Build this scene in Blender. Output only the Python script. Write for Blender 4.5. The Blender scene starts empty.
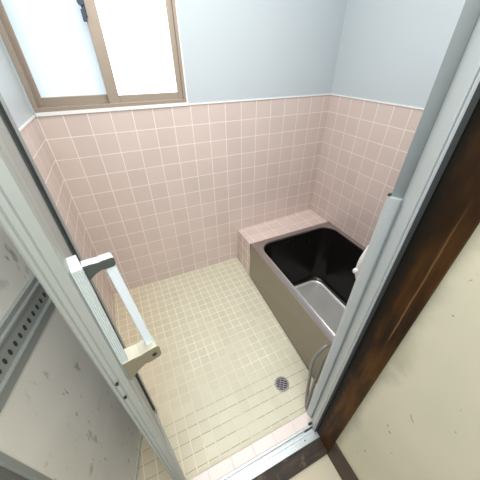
import bpy, bmesh, math, random
from mathutils import Vector, Matrix
random.seed(4)
scene = bpy.context.scene
COL = scene.collection
PI = math.pi

# ------------------------------------------------------------------ camera
cam_d = bpy.data.cameras.new('camera')
cam = bpy.data.objects.new('camera', cam_d)
COL.objects.link(cam)
Rm = [[0.9095828104712692, -0.4154810976875528, -0.0058794863324471425],
      [0.24991183533921185, 0.5357000380969228, 0.8065789135232475],
      [-0.33196865130999037, -0.7351196682495318, 0.5910971898936116]]
m = Matrix(Rm).transposed().to_4x4()
m.translation = Vector((-1.33684, -1.48988, 1.31100))
cam.matrix_world = m
cam_d.sensor_width = 36.0
cam_d.lens = 36.0 * 251.53 / 480.0
cam_d.clip_start = 0.01
scene.camera = cam

# ------------------------------------------------------------------ node helpers
def new_mat(name):
    mt = bpy.data.materials.new(name)
    mt.use_nodes = True
    nt = mt.node_tree
    b = nt.nodes['Principled BSDF']
    return mt, nt, b

def srgb(r, g, b):
    f = lambda c: (c/255/12.92) if c/255 <= .04045 else ((c/255+.055)/1.055)**2.4
    return (f(r), f(g), f(b), 1)

class NT:
    def __init__(s, nt): s.nt = nt
    def n(s, t, **kw):
        x = s.nt.nodes.new(t)
        for k, v in kw.items(): setattr(x, k, v)
        return x
    def link(s, a, b): s.nt.links.new(a, b)
    def math(s, op, a, b=None, c=None, clamp=False):
        x = s.n('ShaderNodeMath', operation=op); x.use_clamp = clamp
        for i, v in enumerate((a, b, c)):
            if v is None: continue
            if isinstance(v, (int, float)): x.inputs[i].default_value = v
            else: s.link(v, x.inputs[i])
        return x.outputs[0]
    def mix(s, fac, a, b, blend='MIX'):
        x = s.n('ShaderNodeMix', data_type='RGBA', blend_type=blend)
        for sock, v in ((x.inputs['Factor'], fac), (x.inputs['A'], a), (x.inputs['B'], b)):
            if isinstance(v, (int, float)): sock.default_value = v
            elif isinstance(v, tuple): sock.default_value = v
            else: s.link(v, sock)
        # float/vec/color share names: fix the colour sockets
        return x
    def mixc(s, fac, a, b, blend='MIX'):
        x = s.n('ShaderNodeMix', data_type='RGBA', blend_type=blend)
        for idx, v in ((0, fac), (6, a), (7, b)):
            if isinstance(v, (int, float)): x.inputs[idx].default_value = v
            elif isinstance(v, tuple): x.inputs[idx].default_value = v
            else: s.link(v, x.inputs[idx])
        return x.outputs[2]
    def ramp(s, v, stops, interp='LINEAR'):
        x = s.n('ShaderNodeValToRGB'); x.color_ramp.interpolation = interp
        e = x.color_ramp.elements
        while len(e) < len(stops): e.new(.5)
        for i, (p, c) in enumerate(stops): e[i].position = p; e[i].color = c
        s.link(v, x.inputs[0]); return x.outputs[0]
    def maprange(s, v, a, b, c=0., d=1., smooth=True):
        x = s.n('ShaderNodeMapRange', interpolation_type='SMOOTHSTEP' if smooth else 'LINEAR')
        s.link(v, x.inputs[0])
        for i, q in enumerate((a, b, c, d)): x.inputs[i+1].default_value = q
        return x.outputs[0]
    def noise(s, vec, scale, detail=2., rough=.5):
        x = s.n('ShaderNodeTexNoise'); x.inputs['Scale'].default_value = scale
        x.inputs['Detail'].default_value = detail; x.inputs['Roughness'].default_value = rough
        if vec is not None: s.link(vec, x.inputs['Vector'])
        return x.outputs['Fac']
    def pos(s):
        return s.n('ShaderNodeTexCoord').outputs['Object']
    def sep(s, v):
        x = s.n('ShaderNodeSeparateXYZ'); s.link(v, x.inputs[0]); return x.outputs
    def comb(s, a, b, c):
        x = s.n('ShaderNodeCombineXYZ')
        for i, v in enumerate((a, b, c)):
            if isinstance(v, (int, float)): x.inputs[i].default_value = v
            else: s.link(v, x.inputs[i])
        return x.outputs[0]
    def scaled(s, v, sc):
        x = s.n('ShaderNodeMapping'); x.inputs['Scale'].default_value = sc
        s.link(v, x.inputs[0]); return x.outputs[0]

def tile_mat(name, axes, pitch, offs, width, tile, grout, var=.06, rough=.25, tint=None, bump=.25, grime=None, faint=1.):
    """square tiles with grout lines, laid on two object-space axes"""
    mt, nt, b = new_mat(name); N = NT(nt)
    p = N.pos(); s = N.sep(p)
    lines = []; cells = []
    for a, o, pi in zip(axes, offs, pitch):
        t = N.math('DIVIDE', N.math('SUBTRACT', s['XYZ'.index(a)], o), pi)
        cells.append(N.math('FLOOR', t))
        d = N.math('ABSOLUTE', N.math('SUBTRACT', N.math('FRACT', t), .5))
        w = width/(2*pi)
        lines.append(N.maprange(d, .5-w*1.5, .5-w*.5))
    if faint < 1: lines[0] = N.math('MULTIPLY', lines[0], faint)
    if len(lines) == 1: lines.append(None); cells.append(0.)
    mask = lines[0] if lines[1] is None else N.math('MAXIMUM', lines[0], lines[1])
    wn = N.n('ShaderNodeTexWhiteNoise', noise_dimensions='2D')
    N.link(N.comb(cells[0], cells[1], 0.), wn.inputs['Vector'])
    f = N.math('ADD', N.math('MULTIPLY', wn.outputs['Value'], var), 1-var/2)
    f2 = N.math('ADD', N.math('MULTIPLY', N.noise(p, 6., 4.), var*1.6), 1-var*.8)
    k = N.math('MULTIPLY', f, f2)
    tc = N.mixc(1., tile, N.comb(k, k, k), 'MULTIPLY')
    gc = grout
    if grime is not None:      # grime(N, s, p, lines) -> new grout colour socket
        gc = grime(N, s, p, lines, grout)
    mask_c = mask
    col = N.mixc(mask_c, tc, gc)
    if tint is not None: col = tint(N, s, p, col)
    N.link(col, b.inputs['Base Color'])
    N.link(N.maprange(mask, 0, 1, rough, .75, False), b.inputs['Roughness'])
    h = N.math('SUBTRACT', 1., mask)
    bp = N.n('ShaderNodeBump'); bp.inputs['Strength'].default_value = bump; bp.inputs['Distance'].default_value = .002
    N.link(h, bp.inputs['Height']); N.link(bp.outputs[0], b.inputs['Normal'])
    return mt

def simple_mat(name, col, rough=.5, metal=0., var=.08, scale=20., stretch=(1, 1, 1), bump=0., spec=None):
    mt, nt, b = new_mat(name); N = NT(nt)
    p = N.scaled(N.pos(), stretch)
    nz = N.noise(p, scale, 4.)
    k = N.math('ADD', N.math('MULTIPLY', nz, 2*var), 1-var)
    N.link(N.mixc(1., col, N.comb(k, k, k), 'MULTIPLY'), b.inputs['Base Color'])
    N.link(N.math('ADD', N.math('MULTIPLY', nz, .12), rough-.06), b.inputs['Roughness'])
    b.inputs['Metallic'].default_value = metal
    if spec is not None: b.inputs['Specular IOR Level'].default_value = spec
    if bump:
        bp = N.n('ShaderNodeBump'); bp.inputs['Strength'].default_value = bump; bp.inputs['Distance'].default_value = .001
        N.link(nz, bp.inputs['Height']); N.link(bp.outputs[0], b.inputs['Normal'])
    return mt

# ------------------------------------------------------------------ materials
PINK = srgb(214, 198, 191); PGROUT = srgb(242, 233, 229)
TOPZ = 1.10
mat_tile_back = tile_mat('pink_tile_back', 'XZ', (.1, .1), (-.1502, TOPZ), .0036, PINK, PGROUT)
mat_tile_side = tile_mat('pink_tile_side', 'YZ', (.1, .1), (-.0917, TOPZ), .0036, PINK, PGROUT)
mat_tile_left = tile_mat('pink_tile_left', 'YZ', (.1, .1), (-.02, TOPZ), .0036, PINK, PGROUT, faint=.15)
mat_tile_ledge = tile_mat('pink_tile_ledge', 'XY', (.1, .1), (-.1502, -.04), .0042, srgb(228, 210, 203), PGROUT)
mat_tile_curb = tile_mat('pink_tile_curb', 'X', (.1,), (-.1502,), .003, srgb(238, 226, 220), srgb(224, 206, 198))
FTILE = srgb(213, 210, 188)
def floor_grime(N, s, p, lines, grout):
    # the joints are worn level in patches, most of all between the drain and the door; there the ones running across turn brown
    nz = N.maprange(N.noise(p, 5., 3.), .40, .58, 0., 1.)
    near = N.maprange(s[1], -.30, -.75, .05, .6)
    door = N.math('MULTIPLY', N.maprange(s[1], -.86, -.97, 0., 1.), N.maprange(s[0], -1.36, -1.22, .35, 1.))
    worn = N.math('MAXIMUM', N.math('MULTIPLY', near, nz), N.math('MULTIPLY', door, .78))
    grout = N.mixc(worn, grout, FTILE)
    nz2 = N.maprange(N.noise(p, 4., 3.), .30, .45, 0., 1.)
    w = N.math('SUBTRACT', 1., N.maprange(lines[0], 0., .5))
    thin = N.maprange(lines[1], .80, 1.)
    k = N.math('MULTIPLY', N.math('MULTIPLY', N.maprange(s[1], -.88, -.99, 0., 1.), nz2), N.math('MULTIPLY', thin, w))
    return N.mixc(N.math('MULTIPLY', k, .8), grout, srgb(140, 130, 106))
def floor_tint(N, s, p, col):
    # warmer, slightly darker tiles toward the left wall
    warm = N.maprange(s[0], -1.25, -1.6, 0., .8)
    return N.mixc(warm, col, N.mixc(1., col, (1., .90, .82, 1), 'MULTIPLY'))
mat_floor = tile_mat('cream_mosaic_floor', 'XY', (.0502, .0500), (-.8375, -.857), .0040, FTILE, srgb(246, 240, 222), var=.07, rough=.35, grime=floor_grime, tint=floor_tint)
mat_paint = simple_mat('pale_blue_paint', srgb(193, 202, 207), .36, var=.02, scale=3.)
mat_cap = simple_mat('white_tile_cap', srgb(240, 240, 240), .4, var=.02)
mat_frame_bronze = simple_mat('bronze_aluminium', srgb(162, 148, 134), .42, .25, var=.04, scale=40.)
mat_alu = simple_mat('aluminium', srgb(196, 204, 205), .42, .25, var=.06, scale=14., stretch=(1, 1, .15))
mat_alu_dull = simple_mat('dull_aluminium', srgb(160, 165, 162), .45, .3, var=.07, scale=12., stretch=(1, 1, .12))
mat_track = simple_mat('track_aluminium', srgb(196, 204, 206), .35, .5, var=.05, scale=20.)
mat_alu_white = simple_mat('bright_aluminium', srgb(222, 228, 230), .32, .5, var=.05, scale=20.)
mat_gasket = simple_mat('black_gasket', srgb(52, 57, 58), .6, var=.15)
mat_dark_alu = simple_mat('shaded_aluminium', srgb(142, 150, 150), .45, .3, var=.06)
mat_white_plastic = simple_mat('white_plastic', srgb(236, 236, 236), .3, var=.02)
mat_bar = simple_mat('pale_bar', srgb(202, 213, 221), .25, .1, var=.02)
mat_bracket_lit = simple_mat('beige_bracket_lit', srgb(182, 179, 162), .45, .1)  # how the bracket looks lit from above, put into a second colour
mat_bracket_shaded = simple_mat('beige_bracket_shaded', srgb(120, 115, 97), .45, .15, var=.08, scale=30.)  # shaded sides of the same bracket, darkened in the colour
mat_upper_bracket_shaded = simple_mat('upper_bracket_shaded', srgb(74, 79, 77), .4, .3, var=.08, scale=30.)  # upper bracket's sides in shade, darkness put into the colour
mat_screw = simple_mat('screw_metal', srgb(70, 68, 60), .4, .8)
def cream_mat():
    mt, nt, b = new_mat('cream_plaster'); N = NT(nt)
    p = N.pos(); s = N.sep(p)
    base = N.ramp(N.noise(p, 4., 3.), [(.3, srgb(214, 210, 186)), (.7, srgb(224, 219, 194))])
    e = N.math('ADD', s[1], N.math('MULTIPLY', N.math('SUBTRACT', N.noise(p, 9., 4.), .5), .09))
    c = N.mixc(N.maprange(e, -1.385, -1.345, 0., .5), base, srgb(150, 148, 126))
    sp = N.maprange(N.noise(p, 55., 1.), .76, .80, 0., .8)
    c = N.mixc(sp, c, srgb(110, 100, 80))
    N.link(c, b.inputs['Base Color']); b.inputs['Roughness'].default_value = .7
    return mt
mat_cream = cream_mat()
mat_wash_floor = simple_mat('cream_vinyl', srgb(205, 196, 172), .55, var=.09, scale=7.)
mat_steel_rim = simple_mat('steel_rim', srgb(176, 170, 168), .3, .9, var=.04, scale=10.)
mat_steel_apron = simple_mat('steel_apron', srgb(152, 146, 136), .36, .9, var=.06, scale=7., stretch=(1, 1, 5))
mat_basin = simple_mat('steel_dark_reflections', srgb(66, 64, 63), .26, .85, var=.1, scale=4.)  # plain steel; the dark things it reflects are put into the colour
mat_basin_floor = simple_mat('steel_basin_floor', srgb(240, 242, 238), .34, .6, var=.05, scale=9.)
mat_hose = simple_mat('grey_hose', srgb(150, 150, 148), .35, .3, var=.08)
mat_drain_dark = simple_mat('drain_hole', srgb(20, 20, 22), .6)
mat_chrome = simple_mat('drain_steel', srgb(160, 158, 156), .4, .5, var=.06, scale=60.)
mat_latch = simple_mat('blue_grey_latch', srgb(52, 62, 84), .4, .2)

def wood_mat(name, dark, mid, light, streak=True):
    mt, nt, b = new_mat(name); N = NT(nt)
    p = N.pos(); s = N.sep(p)
    g = N.noise(N.scaled(p, (14, 14, 1.4)), 3.2, 6., .62)
    blot = N.noise(N.scaled(p, (3, 6, 2.)), 2.6, 4.)
    c = N.ramp(g, [(.28, dark), (.52, mid), (.78, light)])
    dk = N.maprange(blot, .42, .62, 0., .75)
    c = N.mixc(dk, c, dark)
    if streak:
        y0 = -1.3210
        wob = N.math('MULTIPLY', N.math('SUBTRACT', N.noise(N.scaled(p, (0, 0, 6)), 1.2), .5), .008)
        d = N.math('ABSOLUTE', N.math('ADD', N.math('SUBTRACT', s[1], y0), wob))
        k = N.math('MULTIPLY', N.maprange(d, .0022, .0006, 0., 1.), N.math('MULTIPLY', N.maprange(s[2], .72, .8), N.maprange(s[2], 1.15, 1.02)))
        c = N.mixc(N.math('MULTIPLY', k, .6), c, srgb(178, 134, 86))
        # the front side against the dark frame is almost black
        c = N.mixc(N.maprange(s[2], .45, 1.15, 0., .6), c, srgb(30, 19, 9))  # shading painted in: the post darkens with height
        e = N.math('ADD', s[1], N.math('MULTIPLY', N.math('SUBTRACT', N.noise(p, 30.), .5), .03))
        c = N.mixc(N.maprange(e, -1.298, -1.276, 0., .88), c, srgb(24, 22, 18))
    N.link(c, b.inputs['Base Color'])
    b.inputs['Roughness'].default_value = .6; b.inputs['Specular IOR Level'].default_value = .2
    bp = N.n('ShaderNodeBump'); bp.inputs['Strength'].default_value = .3; bp.inputs['Distance'].default_value = .002
    N.link(g, bp.inputs['Height']); N.link(bp.outputs[0], b.inputs['Normal'])
    return mt
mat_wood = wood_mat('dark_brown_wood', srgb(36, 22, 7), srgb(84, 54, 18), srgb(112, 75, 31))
def sill_wood():
    mt, nt, b = new_mat('worn_sill_wood'); N = NT(nt)
    p = N.pos(); s = N.sep(p)
    g = N.noise(N.scaled(p, (1.5, 9, 9)), 6., 6., .6)
    c = N.ramp(g, [(.3, srgb(30, 22, 15)), (.55, srgb(56, 44, 32)), (.75, srgb(92, 76, 58))])
    w = N.math('MULTIPLY', N.maprange(N.noise(p, 22., 4.), .52, .66), N.maprange(s[0], -.86, -.98))
    c = N.mixc(N.math('MULTIPLY', w, .25), c, srgb(150, 132, 108))
    N.link(c, b.inputs['Base Color']); b.inputs['Roughness'].default_value = .6
    return mt
mat_sill_wood = sill_wood()
mat_base_wood = simple_mat('brown_skirting', srgb(58, 38, 28), .5, var=.15, scale=12.)

def panel_mat():
    # hazy off-white sheet with dark scuff marks
    mt, nt, b = new_mat('scuffed_white_sheet'); N = NT(nt)
    p = N.pos(); s = N.sep(p)
    base = N.ramp(N.noise(p, 5., 3.), [(.3, srgb(220, 218, 211)), (.7, srgb(230, 228, 222))])
    v1 = N.noise(N.scaled(p, (26, 26, 9)), 1.5, 3., .6)
    clus = N.maprange(N.noise(p, 9., 2.), .5, .62)
    sc = N.math('MULTIPLY', N.maprange(v1, .56, .66), clus)
    c = N.mixc(N.math('MULTIPLY', sc, .55), base, srgb(96, 98, 96))
    N.link(c, b.inputs['Base Color'])
    b.inputs['Roughness'].default_value = .5
    return mt
mat_panel = panel_mat()

def pane_mat(name, c_mid, c_edge, strength, x0, x1, z0):
    # frosted glass with daylight behind it
    mt, nt, b = new_mat(name); N = NT(nt)
    p = N.pos(); s = N.sep(p)
    xm = N.math('ABSOLUTE', N.math('SUBTRACT', s[0], (x0+x1)/2))
    e = N.maprange(xm, (x1-x0)*.28, (x1-x0)*.56)
    nz = N.noise(N.scaled(p, (1, 1, .6)), 7., 3.)
    f = N.math('ADD', N.math('MULTIPLY', e, .8), N.math('MULTIPLY', N.math('SUBTRACT', nz, .5), .5), None, True)
    col = N.mixc(f, c_mid, c_edge)
    N.link(col, b.inputs['Emission Color']); b.inputs['Emission Strength'].default_value = strength
    b.inputs['Base Color'].default_value = (.25, .27, .28, 1); b.inputs['Roughness'].default_value = .35
    return mt
mat_pane_l = pane_mat('frosted_pane_rear', srgb(238, 248, 248), srgb(188, 214, 230), .80, -1.62, -1.346, 1.16)
mat_pane_r = pane_mat('frosted_pane_front', srgb(255, 255, 255), srgb(250, 253, 255), 3.6, -1.30, -1.0, 1.16)

# ------------------------------------------------------------------ mesh helpers
def obj(name, bm, mats, parent=None, smooth=False, bevel=0., seg=2):
    me = bpy.data.meshes.new(name)
    bmesh.ops.recalc_face_normals(bm, faces=bm.faces)
    bm.to_mesh(me); bm.free()
    if not isinstance(mats, (list, tuple)): mats = [mats]
    for mt in mats: me.materials.append(mt)
    if smooth:
        for f in me.polygons: f.use_smooth = True
    o = bpy.data.objects.new(name, me); COL.objects.link(o)
    if parent is not None:
        o.parent = parent
        o.matrix_parent_inverse = parent.matrix_world.inverted()
    if bevel:
        md = o.modifiers.new('bevel', 'BEVEL'); md.width = bevel; md.segments = seg
        md.limit_method = 'ANGLE'; md.angle_limit = math.radians(40)
        try: md.harden_normals = False
        except Exception: pass
    return o

def box(bm, x0, x1, y0, y1, z0, z1, mi=0, M=None):
    v = [bm.verts.new((x, y, z)) for z in (z0, z1) for y in (y0, y1) for x in (x0, x1)]
    fs = [(0, 2, 3, 1), (4, 5, 7, 6), (0, 1, 5, 4), (2, 6, 7, 3), (0, 4, 6, 2), (1, 3, 7, 5)]
    for f in fs:
        q = bm.faces.new([v[i] for i in f]); q.material_index = mi
    if M is not None:
        for w in v: w.co = M @ w.co
    return v

def bx(*a, **k):
    bm = bmesh.new(); box(bm, *a, **k); return bm

def prism(bm, pts, z0, z1, mi=0, M=None):
    """polygon pts (x,y) extruded from z0 to z1"""
    lo = [bm.verts.new((x, y, z0)) for x, y in pts]; hi = [bm.verts.new((x, y, z1)) for x, y in pts]
    n = len(pts)
    for i in range(n):
        f = bm.faces.new((lo[i], lo[(i+1) % n], hi[(i+1) % n], hi[i])); f.material_index = mi
    f = bm.faces.new(lo[::-1]); f.material_index = mi
    f = bm.faces.new(hi); f.material_index = mi
    if M is not None:
        for w in lo+hi: w.co = M @ w.co
    return lo+hi

def tube(bm, path, r, n=12, mi=0, caps=True):
    """swept tube along a smooth path; r may be a list"""
    P = [Vector(p) for p in path]
    rs = r if isinstance(r, (list, tuple)) else [r]*len(P)
    rings = []
    up = Vector((0.13, .31, .94)).normalized()
    for i, q in enumerate(P):
        t = (P[min(i+1, len(P)-1)]-P[max(i-1, 0)]).normalized()
        a = t.cross(up)
        if a.length < 1e-4: a = t.cross(Vector((1, 0, 0)))
        a.normalize(); b = t.cross(a).normalized(); up = -b if b.dot(up) < 0 else b
        a = t.cross(up).normalized()
        rings.append([bm.verts.new(q+rs[i]*(math.cos(k*2*PI/n)*a+math.sin(k*2*PI/n)*up)) for k in range(n)])
    for A, Bq in zip(rings, rings[1:]):
        for k in range(n):
            f = bm.faces.new((A[k], A[(k+1) % n], Bq[(k+1) % n], Bq[k])); f.material_index = mi
    if caps:
        f = bm.faces.new(rings[0][::-1]); f.material_index = mi
        f = bm.faces.new(rings[-1]); f.material_index = mi

def catmull(pts, sub=8):
    P = [Vector(p) for p in pts]; P = [2*P[0]-P[1]]+P+[2*P[-1]-P[-2]]
    out = []
    for i in range(1, len(P)-2):
        a, b, c, d = P[i-1:i+3]
        for k in range(sub):
            t = k/sub
            out.append(.5*((2*b)+(c-a)*t+(2*a-5*b+4*c-d)*t*t+(3*b-a-3*c+d)*t**3))
    out.append(P[-2]); return out

def cyl(bm, c, axis, r, h, n=20, mi=0):
    axis = Vector(axis).normalized(); c = Vector(c)
    tube(bm, [c-axis*h/2, c+axis*h/2], r, n, mi)

def empty(name, loc):
    o = bpy.data.objects.new(name, None); COL.objects.link(o); o.location = loc
    o.empty_display_size = .1
    bpy.context.view_layer.update()
    return o
def tag(o, label=None, cat=None, kind=None, group=None):
    if label: o['label'] = label
    if cat: o['category'] = cat
    if kind: o['kind'] = kind
    if group: o['group'] = group
    return o

# ------------------------------------------------------------------ room shell
FZ = -.062          # bathroom floor level
XL = -1.657         # left wall
XJ = -.857          # right door jamb
YF = -1.19          # inside of the front wall
CEIL = 2.15

def wall_two(name, tile, x0, x1, y0, y1, hole=None):
    """wall with tile up to TOPZ and paint above (two materials on one mesh)"""
    bm = bmesh.new()
    box(bm, x0, x1, y0, y1, FZ-.06, TOPZ, 0)
    if hole is None: box(bm, x0, x1, y0, y1, TOPZ, CEIL, 1)
    else:
        hx0, hx1, hz0, hz1 = hole
        if hx0 > x0: box(bm, x0, hx0, y0, y1, TOPZ, CEIL, 1)
        box(bm, hx1, x1, y0, y1, TOPZ, CEIL, 1)
        box(bm, hx0, hx1, y0, y1, hz1, CEIL, 1)
        if hz0 > TOPZ: box(bm, hx0, hx1, y0, y1, TOPZ, hz0, 1)
    return obj(name, bm, [tile, mat_paint])
WX0, WX1, WZ0, WZ1 = -1.650, -.965, 1.112, 1.92
tag(wall_two('wall_back', mat_tile_back, XL-.10, .10, 0, .10, (WX0, WX1, WZ0, WZ1)), 'back wall of square pink tiles, pale blue paint above, window in it', 'wall', 'structure')
tag(wall_two('wall_left', mat_tile_left, XL-.10, XL, YF, 0), 'left wall of pink tiles behind the folding door', 'wall', 'structure')
tag(wall_two('wall_right', mat_tile_side, 0, .10, -1.30, 0), 'right wall of pink tiles running along the bathtub', 'wall', 'structure')
tag(wall_two('wall_front', mat_tile_back, -.825, 0, -1.30, YF), 'front wall beside the door, hidden behind the right jamb', 'wall', 'structure')
tag(obj('wall_above', bx(XL-.10, -.80, -1.30, YF, 1.96, CEIL), mat_paint), 'painted wall above the bathroom doorway', 'wall', 'structure')
# white cap line on top of the tiles
for nm, a, lb in (('trim_1', (WX1+.004, 0, -.005, 0, TOPZ-.001, TOPZ+.006), 'thin white cap line on the tiles right of the window'),
              ('trim_2', (XL, XL+.005, YF, -.005, TOPZ-.001, TOPZ+.006), 'thin white cap line on the left wall tiles'),
              ('trim_3', (-.005, 0, YF, -.005, TOPZ-.001, TOPZ+.006), 'thin white cap line on the right wall tiles'),
              ('trim_4', (WX0, WX1+.004, -.008, 0, TOPZ-.002, WZ0+.001), 'white strip under the window frame')):
    tag(obj(nm, bx(*a), mat_cap, bevel=.001), lb, 'trim', 'structure')
# bathroom floor
tag(obj('floor', bx(XL, -.690, YF, 0, FZ-.06, FZ), mat_floor), 'cream square mosaic tile bathroom floor', 'floor', 'structure')
tag(obj('ceiling', bx(XL-.1, .1, -1.30, .10, CEIL, CEIL+.05), mat_paint), 'bathroom ceiling above the picture', 'ceiling', 'structure')

# tiled ledge behind the tub
bm = bmesh.new()
top = [(-.684, 0, .216), (0, 0, .243), (0, -.24, .243), (-.692, -.24, .243)]
bot = [(-.684, 0, FZ), (0, 0, FZ), (0, -.24, FZ), (-.700, -.24, FZ)]
T = [bm.verts.new(v) for v in top]; Bv = [bm.verts.new(v) for v in bot]
f = bm.faces.new(T); f.material_index = 0
bm.faces.new(Bv[::-1])
for i in range(4):
    f = bm.faces.new((Bv[i], Bv[(i+1) % 4], T[(i+1) % 4], T[i])); f.material_index = 1
mat_tile_ledge_side = tile_mat('pink_tile_ledge_side', 'YZ', (.1, .1), (-.0, .238), .0042, PINK, PGROUT)
tag(obj('tiled_ledge', bm, [mat_tile_ledge, mat_tile_ledge_side], bevel=.003), 'low pink tiled ledge between the back wall and the bathtub', 'ledge', 'structure')

# door sill: tile curb, aluminium track, wooden board
tag(obj('trim_5', bx(XL, -.852, -1.232, YF+.008, FZ-.04, -.045), mat_tile_curb, bevel=.003), 'row of pale pink tiles along the door track', 'curb', 'structure')

# ------------------------------------------------------------------ window
wt = tag(empty('window_1', ((WX0+WX1)/2, .04, WZ0)), 'two-pane frosted sliding window in a bronze aluminium frame', 'window', 'structure')
bm = bmesh.new()
box(bm, WX0, WX0+.018, -.004, .085, WZ0, WZ1); box(bm, WX1-.018, WX1-.004, -.004, .085, WZ0, WZ1)
box(bm, WX0+.018, WX1-.018, -.004, .085, WZ0, WZ0+.018); box(bm, WX0+.018, WX1-.018, -.004, .085, WZ1-.02, WZ1)
for x in (WX0+.018, WX1-.026): box(bm, x, x+.004, .035, .043, WZ0, WZ1)
obj('window_frame', bm, mat_frame_bronze, wt, bevel=.0015)
obj('window_reveal', bx(WX1-.004, WX1+.003, -.003, .085, WZ0, WZ1), mat_cap, wt)
def sash(x0, x1, y0, y1, pane, sl, sr, rail):
    bm = bmesh.new(); z0, z1 = WZ0+.014, WZ1-.016
    box(bm, x0, x0+sl, y0, y1, z0, z1); box(bm, x1-sr, x1, y0, y1, z0, z1)
    box(bm, x0+sl, x1-sr, y0, y1, z0, z0+rail); box(bm, x0+sl, x1-sr, y0, y1, z1-.04, z1)
    s = obj('sash', bm, mat_frame_bronze, wt, bevel=.002)
    ym = (y0+y1)/2
    obj('pane', bx(x0+sl-.004, x1-sr+.004, ym-.003, ym+.003, z0+rail-.004, z1-.036), pane, s)
    return s
sash(WX0+.016, -1.305, .046, .074, mat_pane_l, .020, .036, .038)
sash(-1.342, WX1-.018, .006, .034, mat_pane_r, .050, .026, .036)
bm = bmesh.new()
box(bm, -1.3475, -1.3335, -.012, .008, 1.44, 1.50); box(bm, -1.353, -1.338, -.018, -.006, 1.425, 1.463)
cyl(bm, (-1.345, -.012, 1.485), (0, 1, 0), .013, .014, 20)
obj('latch', bm, mat_latch, wt, bevel=.002)['label'] = 'dark blue-grey window latch'

# ------------------------------------------------------------------ bathtub
TX0, TX1, TY0, TY1, TZ = -.690, -.003, YF+.004, -.241, .252
tub = tag(empty('bathtub', (-.35, -.70, FZ)), 'deep stainless steel bathtub with dark reflections painted inside, set beside the pink ledge', 'bathtub')
def rrect(x0, x1, y0, y1, r, z, n=8):
    pts = []
    for cx, cy, a0 in ((x1-r, y1-r, 0), (x0+r, y1-r, PI/2), (x0+r, y0+r, PI), (x1-r, y0+r, 1.5*PI)):
        for k in range(n+1):
            a = a0+PI/2*k/n
            pts.append((cx+r*math.cos(a), cy+r*math.sin(a), z))
    return pts
def loft(bm, loops, mi=0, close_last=False):
    prev = None
    for L in loops:
        cur = [bm.verts.new(p) for p in L]
        if prev:
            n = len(cur)
            for i in range(n):
                f = bm.faces.new((prev[i], prev[(i+1) % n], cur[(i+1) % n], cur[i])); f.material_index = mi
        prev = cur
    if close_last: bm.faces.new(prev)
IX0, IX1, IY0, IY1 = -.648, -.033, TY0+.05, -.283
bm = bmesh.new()
loft(bm, [rrect(TX0, TX1, TY0, TY1, .004, TZ-.03), rrect(TX0, TX1, TY0, TY1, .004, TZ-.003), rrect(TX0+.003, TX1-.003, TY0+.003, TY1-.003, .006, TZ),
          rrect(IX0-.010, IX1+.010, IY0-.010, IY1+.010, .105, TZ), rrect(IX0-.003, IX1+.003, IY0-.003, IY1+.003, .100, TZ+.003), rrect(IX0, IX1, IY0, IY1, .097, TZ-.002),
          rrect(IX0+.001, IX1-.001, IY0+.001, IY1-.001, .096, TZ-.010)])
rim = obj('rim', bm, mat_steel_rim, tub, smooth=True)
rim.data.materials[0] = mat_steel_rim
md = rim.modifiers.new('es', 'EDGE_SPLIT'); md.split_angle = math.radians(35)
bm = bmesh.new()
BZ = -.215
lo = [rrect(IX0+.001, IX1-.001, IY0+.001, IY1-.001, .096, TZ-.010)]
for k in range(1, 9):
    t = k/8
    ins = .001+.055*t
    lo.append(rrect(IX0+ins, IX1-ins, IY0+ins, IY1-ins, .096, TZ-.010+(BZ+.045-TZ+.010)*t))
for k in range(1, 6):
    a = PI/2*k/6
    ins = .056+.045*(1-math.cos(a))*.9
    lo.append(rrect(IX0+ins, IX1-ins, IY0+ins, IY1-ins, .09, BZ+.045-.045*math.sin(a)))
loft(bm, lo)
obj('basin', bm, mat_basin, tub, smooth=True)['label'] = 'inner steel walls of the tub, dark reflections painted in'
bm = bmesh.new()
e = .088
loft(bm, [rrect(IX0+e, IX1-e, IY0+e, IY1-e, .088, BZ+.008), rrect(IX0+e+.008, IX1-e-.008, IY0+e+.008, IY1-e-.008, .084, BZ+.002),
          rrect(IX0+e+.02, IX1-e-.02, IY0+e+.02, IY1-e-.02, .075, BZ),
          rrect(IX0+.2, IX1-.2, IY0+.25, IY1-.25, .05, BZ-.012)], close_last=True)
obj('basin_floor', bm, mat_basin_floor, tub, smooth=True)['label'] = 'bright silver floor of the tub'
# apron (leans out slightly toward the foot) and black strip standing in for its shadow line
bm = bmesh.new()
A = [(-.690, TY1, TZ-.004), (-.690, TY0, TZ-.004), (-.676, TY0, TZ-.004), (-.676, TY1, TZ-.004)]
Bq = [(-.697, TY1, FZ+.012), (-.735, TY0, FZ+.012), (-.676, TY0, FZ+.012), (-.676, TY1, FZ+.012)]
va = [bm.verts.new(p) for p in A]; vb = [bm.verts.new(p) for p in Bq]
bm.faces.new(va); bm.faces.new(vb[::-1])
for i in range(4): bm.faces.new((vb[i], vb[(i+1) % 4], va[(i+1) % 4], va[i]))
obj('apron', bm, mat_steel_apron, tub, bevel=.002)['label'] = 'brushed steel front apron'
bm = bmesh.new()
va = [bm.verts.new(p) for p in ((-.6935, TY1+.0012, FZ+.0125), (-.7315, TY0, FZ+.0125), (-.676, TY0, FZ+.0125), (-.676, TY1+.0012, FZ+.0125))]
vb = [bm.verts.new((v.co.x, v.co.y, FZ)) for v in va]
bm.faces.new(va); bm.faces.new(vb[::-1])
for i in range(4): bm.faces.new((vb[i], vb[(i+1) % 4], va[(i+1) % 4], va[i]))
prism(bm, [(-.6925, TY1-.001), (-.6925, TY1+.004), (-.676, TY1+.004), (-.676, TY1-.001)], FZ, TZ-.006)
obj('apron_shadow_line', bm, mat_gasket, tub)['label'] = 'black strip standing for the shadow at the foot and back edge of the apron'

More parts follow.
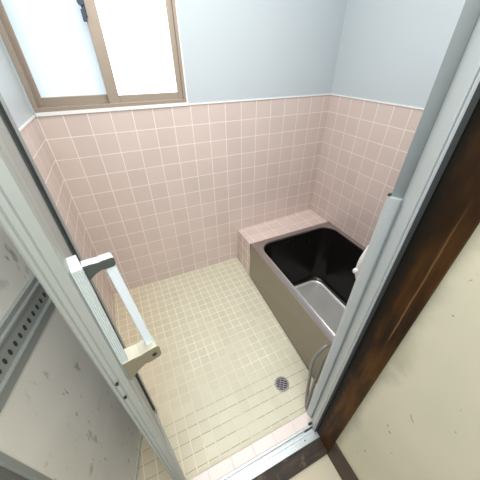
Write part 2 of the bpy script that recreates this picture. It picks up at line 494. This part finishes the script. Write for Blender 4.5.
# ------------------------------------------------------------------ floor drain
DX, DY = -.893, -1.022
dr = tag(empty('floor_drain', (DX, DY, FZ)), 'round slotted metal floor drain set in the cream tiles', 'drain')
bm = bmesh.new()
def ring(bm, r0, r1, z0, z1, n=40, mi=0):
    loft(bm, [[(DX+r*math.cos(2*PI*k/n), DY+r*math.sin(2*PI*k/n), z) for k in range(n)] for r, z in ((r1, z0), (r1-.001, z1), (r0+.001, z1), (r0, z0))], mi)
ring(bm, .029, .038, FZ, FZ+.004)
obj('drain_ring', bm, mat_chrome, dr, smooth=False)
bm = bmesh.new(); n = 40
vs = [bm.verts.new((DX+.0285*math.cos(2*PI*k/n), DY+.0285*math.sin(2*PI*k/n), FZ+.0006)) for k in range(n)]
bm.faces.new(vs)
obj('drain_hole', bm, mat_drain_dark, dr)
bm = bmesh.new()
Mr = Matrix.Translation((DX, DY, 0)) @ Matrix.Rotation(math.radians(-38), 4, 'Z')
for k in range(-2, 3):
    y = k*.0105; hl = math.sqrt(max(.0001, .0285**2-y*y))
    box(bm, -hl, hl, y-.0017, y+.0017, FZ+.0008, FZ+.0034, M=Mr)
for x in (-.009, .009):
    hl = .026; box(bm, x-.0014, x+.0014, -hl, hl, FZ+.0008, FZ+.0032, M=Mr)
obj('grate', bm, mat_chrome, dr)

# ------------------------------------------------------------------ door frame (aluminium) and threshold
df = tag(empty('door_1', (-1.26, -1.235, -.05)), 'aluminium frame of the bathroom doorway with bright floor track', 'door', 'structure')
ZB, ZT = -.05, 1.955
bm = bmesh.new()
prism(bm, [(-.857, -1.188), (-.8435, -1.2085), (-.8475, -1.2085), (-.8815, -1.2525), (-.8785, -1.2550), (-.870, -1.2590), (-.820, -1.2590), (-.820, -1.188)], ZB, ZT)
obj('jamb', bm, mat_alu, df)['label'] = 'right aluminium door jamb'
bm = bmesh.new()
prism(bm, [(-.8765, -1.2572), (-.8822, -1.2572), (-.8832, -1.2582), (-.8832, -1.2600), (-.8765, -1.2600)], ZB, ZT)
obj('jamb_edge', bm, mat_alu_white, df)
bm = bmesh.new()
prism(bm, [(-.876, -1.2601), (-.876, -1.2650), (-.82, -1.2650), (-.82, -1.2601)], ZB, ZT)
obj('jamb_side_shade', bm, mat_gasket, df)['label'] = 'side of the jamb, its shadow put in as black'  # shadowed strip beside the jamb, darkness put into its colour
bm = bmesh.new()
prism(bm, [(-.8622, -1.1835), (-.8645, -1.193), (-.8575, -1.2100), (-.846, -1.2100), (-.846, -1.1835)], ZB, 1.075)
obj('strike_strip', bm, mat_alu, df)
bm = bmesh.new(); prism(bm, [(-.8578, -1.1885), (-.8440, -1.2092), (-.8425, -1.2085), (-.8560, -1.1878)], 1.0, ZT)
obj('jamb_groove', bm, mat_dark_alu, df)['label'] = 'grey recessed strip along the upper jamb'
obj('strike_tip', bx(-.8635, -.856, -1.189, -1.184, 1.075, 1.081), mat_gasket, df, bevel=.001)
bm = bmesh.new()
prism(bm, [(-1.700, -1.188), (-1.700, -1.262), (-1.668, -1.262), (-1.668, -1.222), (-1.674, -1.220), (-1.674, -1.188)], ZB, ZT)
obj('jamb', bm, mat_alu_dull, df)
obj('head_rail', bx(-1.70, -.82, -1.262, -1.188, ZT, ZT+.03), mat_alu, df, bevel=.002)
# track
bm = bmesh.new()
TRK = [(-1.2865, -.060), (-1.2865, -.0415), (-1.2850, -.0400), (-1.2600, -.0400), (-1.2590, -.0405), (-1.2580, -.0400), (-1.2480, -.0400), (-1.2480, -.0490),
       (-1.2400, -.0490), (-1.2400, -.0385), (-1.2325, -.0385), (-1.2325, -.060)]
n = len(TRK); L = [bm.verts.new((-1.70, y, z)) for y, z in TRK]; R_ = [bm.verts.new((-.868, y, z)) for y, z in TRK]
for i in range(n): bm.faces.new((L[i], L[(i+1) % n], R_[(i+1) % n], R_[i]))
bm.faces.new(L[::-1]); bm.faces.new(R_)
obj('track', bm, mat_track, df)['label'] = 'bright aluminium floor track'
bm = bmesh.new()
box(bm, -.915, -.872, -1.2478, -1.2402, -.049, -.041); box(bm, -.885, -.868, -1.2350, -1.2250, -.045, -.034)
obj('track_stop', bm, mat_gasket, df, bevel=.0015)['label'] = 'black plastic stop at the right end of the track'
for q in ((-.905, -1.2440, -.0408), (-.935, -1.2700, -.0398)):
    bm = bmesh.new(); cyl(bm, q, (0, 0, 1), .0028, .002, 12); obj('track_screw', bm, mat_screw, df)

# --- folding door: two leaves in a V, apex inside the room
def frameM(o, u):
    """local x = along the leaf, y = toward the leaf's right side, z up"""
    u = Vector((u[0], u[1], 0)).normalized(); nrm = Vector((u.y, -u.x, 0))
    M = Matrix(((u.x, nrm.x, 0, o[0]), (u.y, nrm.y, 0, o[1]), (0, 0, 1, 0), (0, 0, 0, 1)))
    return M
LZ0, LZ1 = -.030, 1.94
mat_leaf_grey = simple_mat('grey_sheet', srgb(150, 153, 150), .5, var=.04, scale=6.)
# near leaf (its free edge faces the camera, handle on the bathroom side)
MB_ = frameM((-1.4197, -1.240), (-.088, .375)); LB = .385
def placed(bm, M):
    for v in bm.verts: v.co = M @ v.co
    return bm
fd = tag(empty('folding_door', (-1.55, -.95, -.04)), 'bi-fold bathroom door with grey stile and grip handle, folded open inward at the left', 'door', 'thing')
leaf = obj('door_leaf', placed(bx(.030, LB-.03, -.018, -.010, LZ0+.05, LZ1-.05), MB_), mat_leaf_grey, fd)
leaf['label'] = 'leaf of the folding door with the grip handle'
bm = bmesh.new()   # closing stile with a shallow groove on its edge face
prism(bm, [(.0, -.0265), (.0015, -.0250), (.0005, -.0220), (.0030, -.0200), (.0030, -.0150), (.0, -.0125), (.0, -.0030), (.0025, -.0006), (.006, 0), (.036, 0), (.036, -.0265)], LZ0, LZ1)
obj('stile', placed(bm, MB_), mat_alu_dull, leaf)['label'] = 'grey closing stile facing the camera'
bm = bmesh.new()
prism(bm, [(LB-.034, -.0265), (LB-.034, -.001), (LB-.020, .003), (LB, .003), (LB, -.0265)], LZ0-.015, LZ1)
obj('stile', placed(bm, MB_), mat_dark_alu, leaf)['label'] = 'dark folding-side stile'
obj('gasket', placed(bx(LB-.046, LB-.0345, -.006, -.0012, LZ0+.06, LZ1-.06), MB_), mat_gasket, leaf)
for z0, z1 in ((LZ0, LZ0+.055), (.80, .89), (LZ1-.055, LZ1)):
    obj('rail', placed(bx(.036, LB-.034, -.024, -.003, z0, z1), MB_), mat_alu_dull, leaf, bevel=.002)
for z in (.900, .853):
    bm = bmesh.new(); c = MB_ @ Vector((.0016, -.0175, z)); ax = MB_.to_3x3() @ Vector((1, 0, 0))
    cyl(bm, c, ax, .0022, .005, 14); obj('screw', bm, mat_screw, leaf)
# handle on the bathroom side
hd = bpy.data.objects.new('handle', None); COL.objects.link(hd); hd.parent = fd
hd.matrix_parent_inverse = fd.matrix_world.inverted(); hd.location = MB_ @ Vector((.04, 0, 1.0))
bpy.context.view_layer.update()
bm = bmesh.new()
HB = [(.030, 0), (.030, .010), (.0, .0115)]
for k in range(5): HB += [(-.0020, .0108-k*.0022), (-.0008, .0097-k*.0022)]
HB += [(-.0015, 0)]
prism(bm, HB, .905, 1.128)
obj('handle_plate', placed(bm, MB_), mat_alu, hd)['label'] = 'ribbed bright mounting plate'
def bracket(zc, reach, mats, k=1., o0=0., d0=-.004, d1=.021):
    bm = bmesh.new()
    # profile in (offset from leaf, z): tall root, slim neck, rounded outer lobe
    r = reach/.057
    pr = [(.001, -.034), (.006, -.030), (.018, -.020), (.030, -.015), (.036, -.018), (.053, -.018), (.057, -.014), (.057, .008), (.053, .012), (.036, .013), (.028, .012), (.016, .015), (.001, .016)]
    pr = [(o0+a*r*(1-o0/reach), b*k) for a, b in pr]
    lo_ = [bm.verts.new((d0, a, zc+b)) for a, b in pr]; hi_ = [bm.verts.new((d1, a, zc+b)) for a, b in pr]
    n = len(pr)
    for i in range(n): bm.faces.new((lo_[i], lo_[(i+1) % n], hi_[(i+1) % n], hi_[i]))
    bm.faces.new(lo_[::-1]); bm.faces.new(hi_)
    bmesh.ops.recalc_face_normals(bm, faces=bm.faces); bm.normal_update()
    for f in bm.faces:
        if f.normal.z > .6: f.material_index = 1  # upward faces take the colour painted as lit
    return obj('handle_bracket', placed(bm, MB_), mats, hd, bevel=.0015)
bracket(1.121, .0435, [mat_upper_bracket_shaded, mat_alu_white], .46, .0105, .002, .0145)['label'] = 'upper handle bracket, shade painted on its sides, light on top'
bracket(.928, .057, [mat_bracket_shaded, mat_bracket_lit])['label'] = 'lower beige handle bracket with a screw'
bm = bmesh.new(); cyl(bm, MB_ @ Vector((-.004, .0465, .924)), MB_.to_3x3() @ Vector((1, 0, 0)), .0034, .003, 14)
obj('handle_screw', bm, mat_screw, hd)
bm = bmesh.new()
vv = box(bm, .006, .018, -.006, .006, 0, 1)
for v in vv:
    top_ = v.co.z > .5
    v.co.y += .0365 if top_ else .0475; v.co.z = 1.120 if top_ else .934
obj('grip_bar', placed(bm, MB_), mat_bar, hd, bevel=.002)['label'] = 'pale flat grip bar'

# far leaf (hinged at the left jamb; its outer face with rail and vent slots shows inside the V)
ux, uy = .2535, .967
A0 = Vector((-1.62, -1.10)); uA = Vector((ux, uy)).normalized()
s0 = (-1.212-A0.y)/uA.y; s1 = (-.876-A0.y)/uA.y
oA = A0+uA*s0; LA = s1-s0
MA = frameM((oA.x, oA.y), (ux, uy))
leaf2 = obj('door_leaf', placed(bx(.004, LA-.004, -.008, 0, -.028, LZ1-.03), MA), mat_panel, fd)
leaf2['label'] = 'off-white scuffed leaf with a slotted cross rail'
obj('bottom_channel', placed(bx(.002, LA-.002, -.010, .003, -.044, -.026), MA), mat_alu, leaf2, bevel=.001)
obj('stile', placed(bx(-.004, .006, -.009, .0012, -.028, LZ1-.03), MA), mat_alu_dull, leaf2)
# rail with lips and vent slots
bm = bmesh.new()
RP = [(0, .834), (.006, .834), (.006, .853), (.010, .856), (.010, .861), (.004, .864), (.004, .900), (.004, .912), (.011, .915), (.011, .920), (.007, .923), (.007, .934), (0, .936)]
lo_ = [bm.verts.new((.004, a, b)) for a, b in RP]; hi_ = [bm.verts.new((LA-.004, a, b)) for a, b in RP]
n = len(RP)
for i in range(n): bm.faces.new((lo_[i], lo_[(i+1) % n], hi_[(i+1) % n], hi_[i]))
bm.faces.new(lo_[::-1]); bm.faces.new(hi_)
rl = obj('vent_rail', placed(bm, MA), mat_alu_dull, leaf2); rl['label'] = 'grey aluminium rail with a row of vent slots'
bm = bmesh.new()
k = 0
s = .022
while s < LA-.02:
    M2 = MA @ Matrix.Translation((s, .0045, .882))
    pts = [(.0034*math.cos(a), .0075*math.sin(a)) for a in [2*PI*q/12 for q in range(12)]]
    vs = [bm.verts.new(M2 @ Vector((a, 0, b))) for a, b in pts]; vs2 = [bm.verts.new(M2 @ Vector((a, -.002, b))) for a, b in pts]
    bm.faces.new(vs); bm.faces.new(vs2[::-1])
    for i in range(12): bm.faces.new((vs[i], vs[(i+1) % 12], vs2[(i+1) % 12], vs2[i]))
    s += .0171
obj('vent_slots', bm, mat_gasket, leaf2)['label'] = 'row of dark oval vent slots'
# hinge knuckles joining the leaves at the fold
bm = bmesh.new()
pa = MA @ Vector((LA, -.002, 0)); pb = MB_ @ Vector((LB, -.0265, 0)); pm = (pa+pb)/2+Vector((0, .006, 0))
for z in (.25, 1.0, 1.7):
    bm = bmesh.new(); cyl(bm, (pm.x, pm.y, z), (0, 0, 1), .006, .09, 14); obj('hinge', bm, mat_alu_dull, fd)

# ------------------------------------------------------------------ wooden trim and washroom side
XW = -.862
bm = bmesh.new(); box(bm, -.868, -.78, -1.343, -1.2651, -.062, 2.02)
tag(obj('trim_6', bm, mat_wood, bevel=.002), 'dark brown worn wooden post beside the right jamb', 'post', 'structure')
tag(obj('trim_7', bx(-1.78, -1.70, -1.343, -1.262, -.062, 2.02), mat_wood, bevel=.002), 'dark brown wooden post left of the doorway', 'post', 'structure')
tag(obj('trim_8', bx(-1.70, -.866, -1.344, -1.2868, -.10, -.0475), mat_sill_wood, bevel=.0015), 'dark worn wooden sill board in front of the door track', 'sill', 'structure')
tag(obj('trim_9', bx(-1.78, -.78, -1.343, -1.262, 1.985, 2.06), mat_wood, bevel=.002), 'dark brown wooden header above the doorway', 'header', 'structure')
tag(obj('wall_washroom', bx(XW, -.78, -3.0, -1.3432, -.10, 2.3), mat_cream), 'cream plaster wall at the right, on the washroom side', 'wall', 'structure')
bm = bmesh.new(); box(bm, XW-.010, XW, -3.0, -1.3436, -.062, .075)
tag(obj('baseboard_right', bm, mat_base_wood, bevel=.002), 'dark brown skirting along the foot of the cream wall', 'baseboard', 'structure')
tag(obj('wall_entry', bx(-2.4, -1.78, -1.30, -1.20, -.10, 2.3), mat_cream), 'cream wall left of the bathroom doorway', 'wall', 'structure')
tag(obj('floor_washroom', bx(-2.4, XW, -3.0, -1.3445, -.10, -.062), mat_wash_floor), 'cream vinyl floor in front of the wooden sill', 'floor', 'structure')

# ------------------------------------------------------------------ hand shower with grey hose, behind the right jamb
hs = tag(empty('hand_shower', (-.76, -1.188, .70)), 'white hand shower with grey hose half hidden behind the right jamb', 'shower')
bm = bmesh.new()
tube(bm, catmull([(-.690, -1.125, .900), (-.714, -1.108, .850), (-.726, -1.103, .805), (-.730, -1.100, .765), (-.726, -1.100, .725), (-.708, -1.1, .68)], 8), [.012+.003*math.sin(i/40*PI) for i in range(41)], 16)
obj('shower_handle', bm, mat_white_plastic, hs, smooth=True)
bm = bmesh.new()
bmesh.ops.create_uvsphere(bm, u_segments=16, v_segments=10, radius=.010)
for v in bm.verts: v.co += Vector((-.746, -1.098, .742))
obj('knob', bm, mat_white_plastic, hs, smooth=True)
bm = bmesh.new(); box(bm, -.725, -.685, -1.189, -1.120, .775, .815); cyl(bm, (-.71, -1.184, .795), (0, 1, 0), .03, .010, 24)
obj('wall_holder', bm, mat_white_plastic, hs, bevel=.004)
bm = bmesh.new()
hp = [(-.700, -1.105, .665), (-.690, -1.110, .50), (-.695, -1.108, .36), (-.722, -1.10, .308), (-.765, -1.098, .314), (-.806, -1.098, .272), (-.816, -1.098, .20), (-.806, -1.102, .085),
      (-.812, -1.118, -.015), (-.836, -1.150, -.050), (-.846, -1.166, -.052), (-.838, -1.160, -.035), (-.808, -1.135, .06), (-.780, -1.12, .16), (-.755, -1.11, .235), (-.735, -1.12, .27), (-.725, -1.165, .30), (-.725, -1.185, .30)]
tube(bm, catmull(hp, 8), .0072, 12)
obj('hose', bm, mat_hose, hs, smooth=True)['label'] = 'grey flexible hose looping down to the floor'

# ------------------------------------------------------------------ light
def area(name, loc, rot, sx, sy, power, col):
    l = bpy.data.lights.new(name, 'AREA'); l.shape = 'RECTANGLE'; l.size = sx; l.size_y = sy
    l.energy = power; l.color = col
    o = bpy.data.objects.new(name, l); COL.objects.link(o); o.location = loc; o.rotation_euler = rot
    return o
area('overhead_fill', (-1.0, -.68, CEIL-.14), (0, math.radians(-14), 0), 1.0, .7, 14.5, (1., .985, .96))  # unseen fill added overhead to light the bathroom
area('washroom_fill', (-1.75, -2.5, 1.55), (math.radians(78), 0, math.radians(-14)), 1.5, 1.2, 14., (1., .985, .95))  # soft fill added behind the camera, standing for unseen washroom light
def aim(loc, tgt):
    return (Vector(tgt)-Vector(loc)).to_track_quat('-Z', 'Y').to_euler()
Lp = (-1.12, -1.85, 2.0)
area('doorway_fill', Lp, aim(Lp, (-.5, -.25, .25)), .6, .5, 14., (1., .985, .96))  # extra fill through the doorway, added to brighten lower walls and floor
w = bpy.data.worlds.new('world'); scene.world = w; w.use_nodes = True
bg = w.node_tree.nodes['Background']; bg.inputs[0].default_value = (.80, .88, 1., 1); bg.inputs[1].default_value = .35
scene.view_settings.view_transform = 'Standard'
scene.view_settings.exposure = 0.05
scene.cycles.use_denoising = True
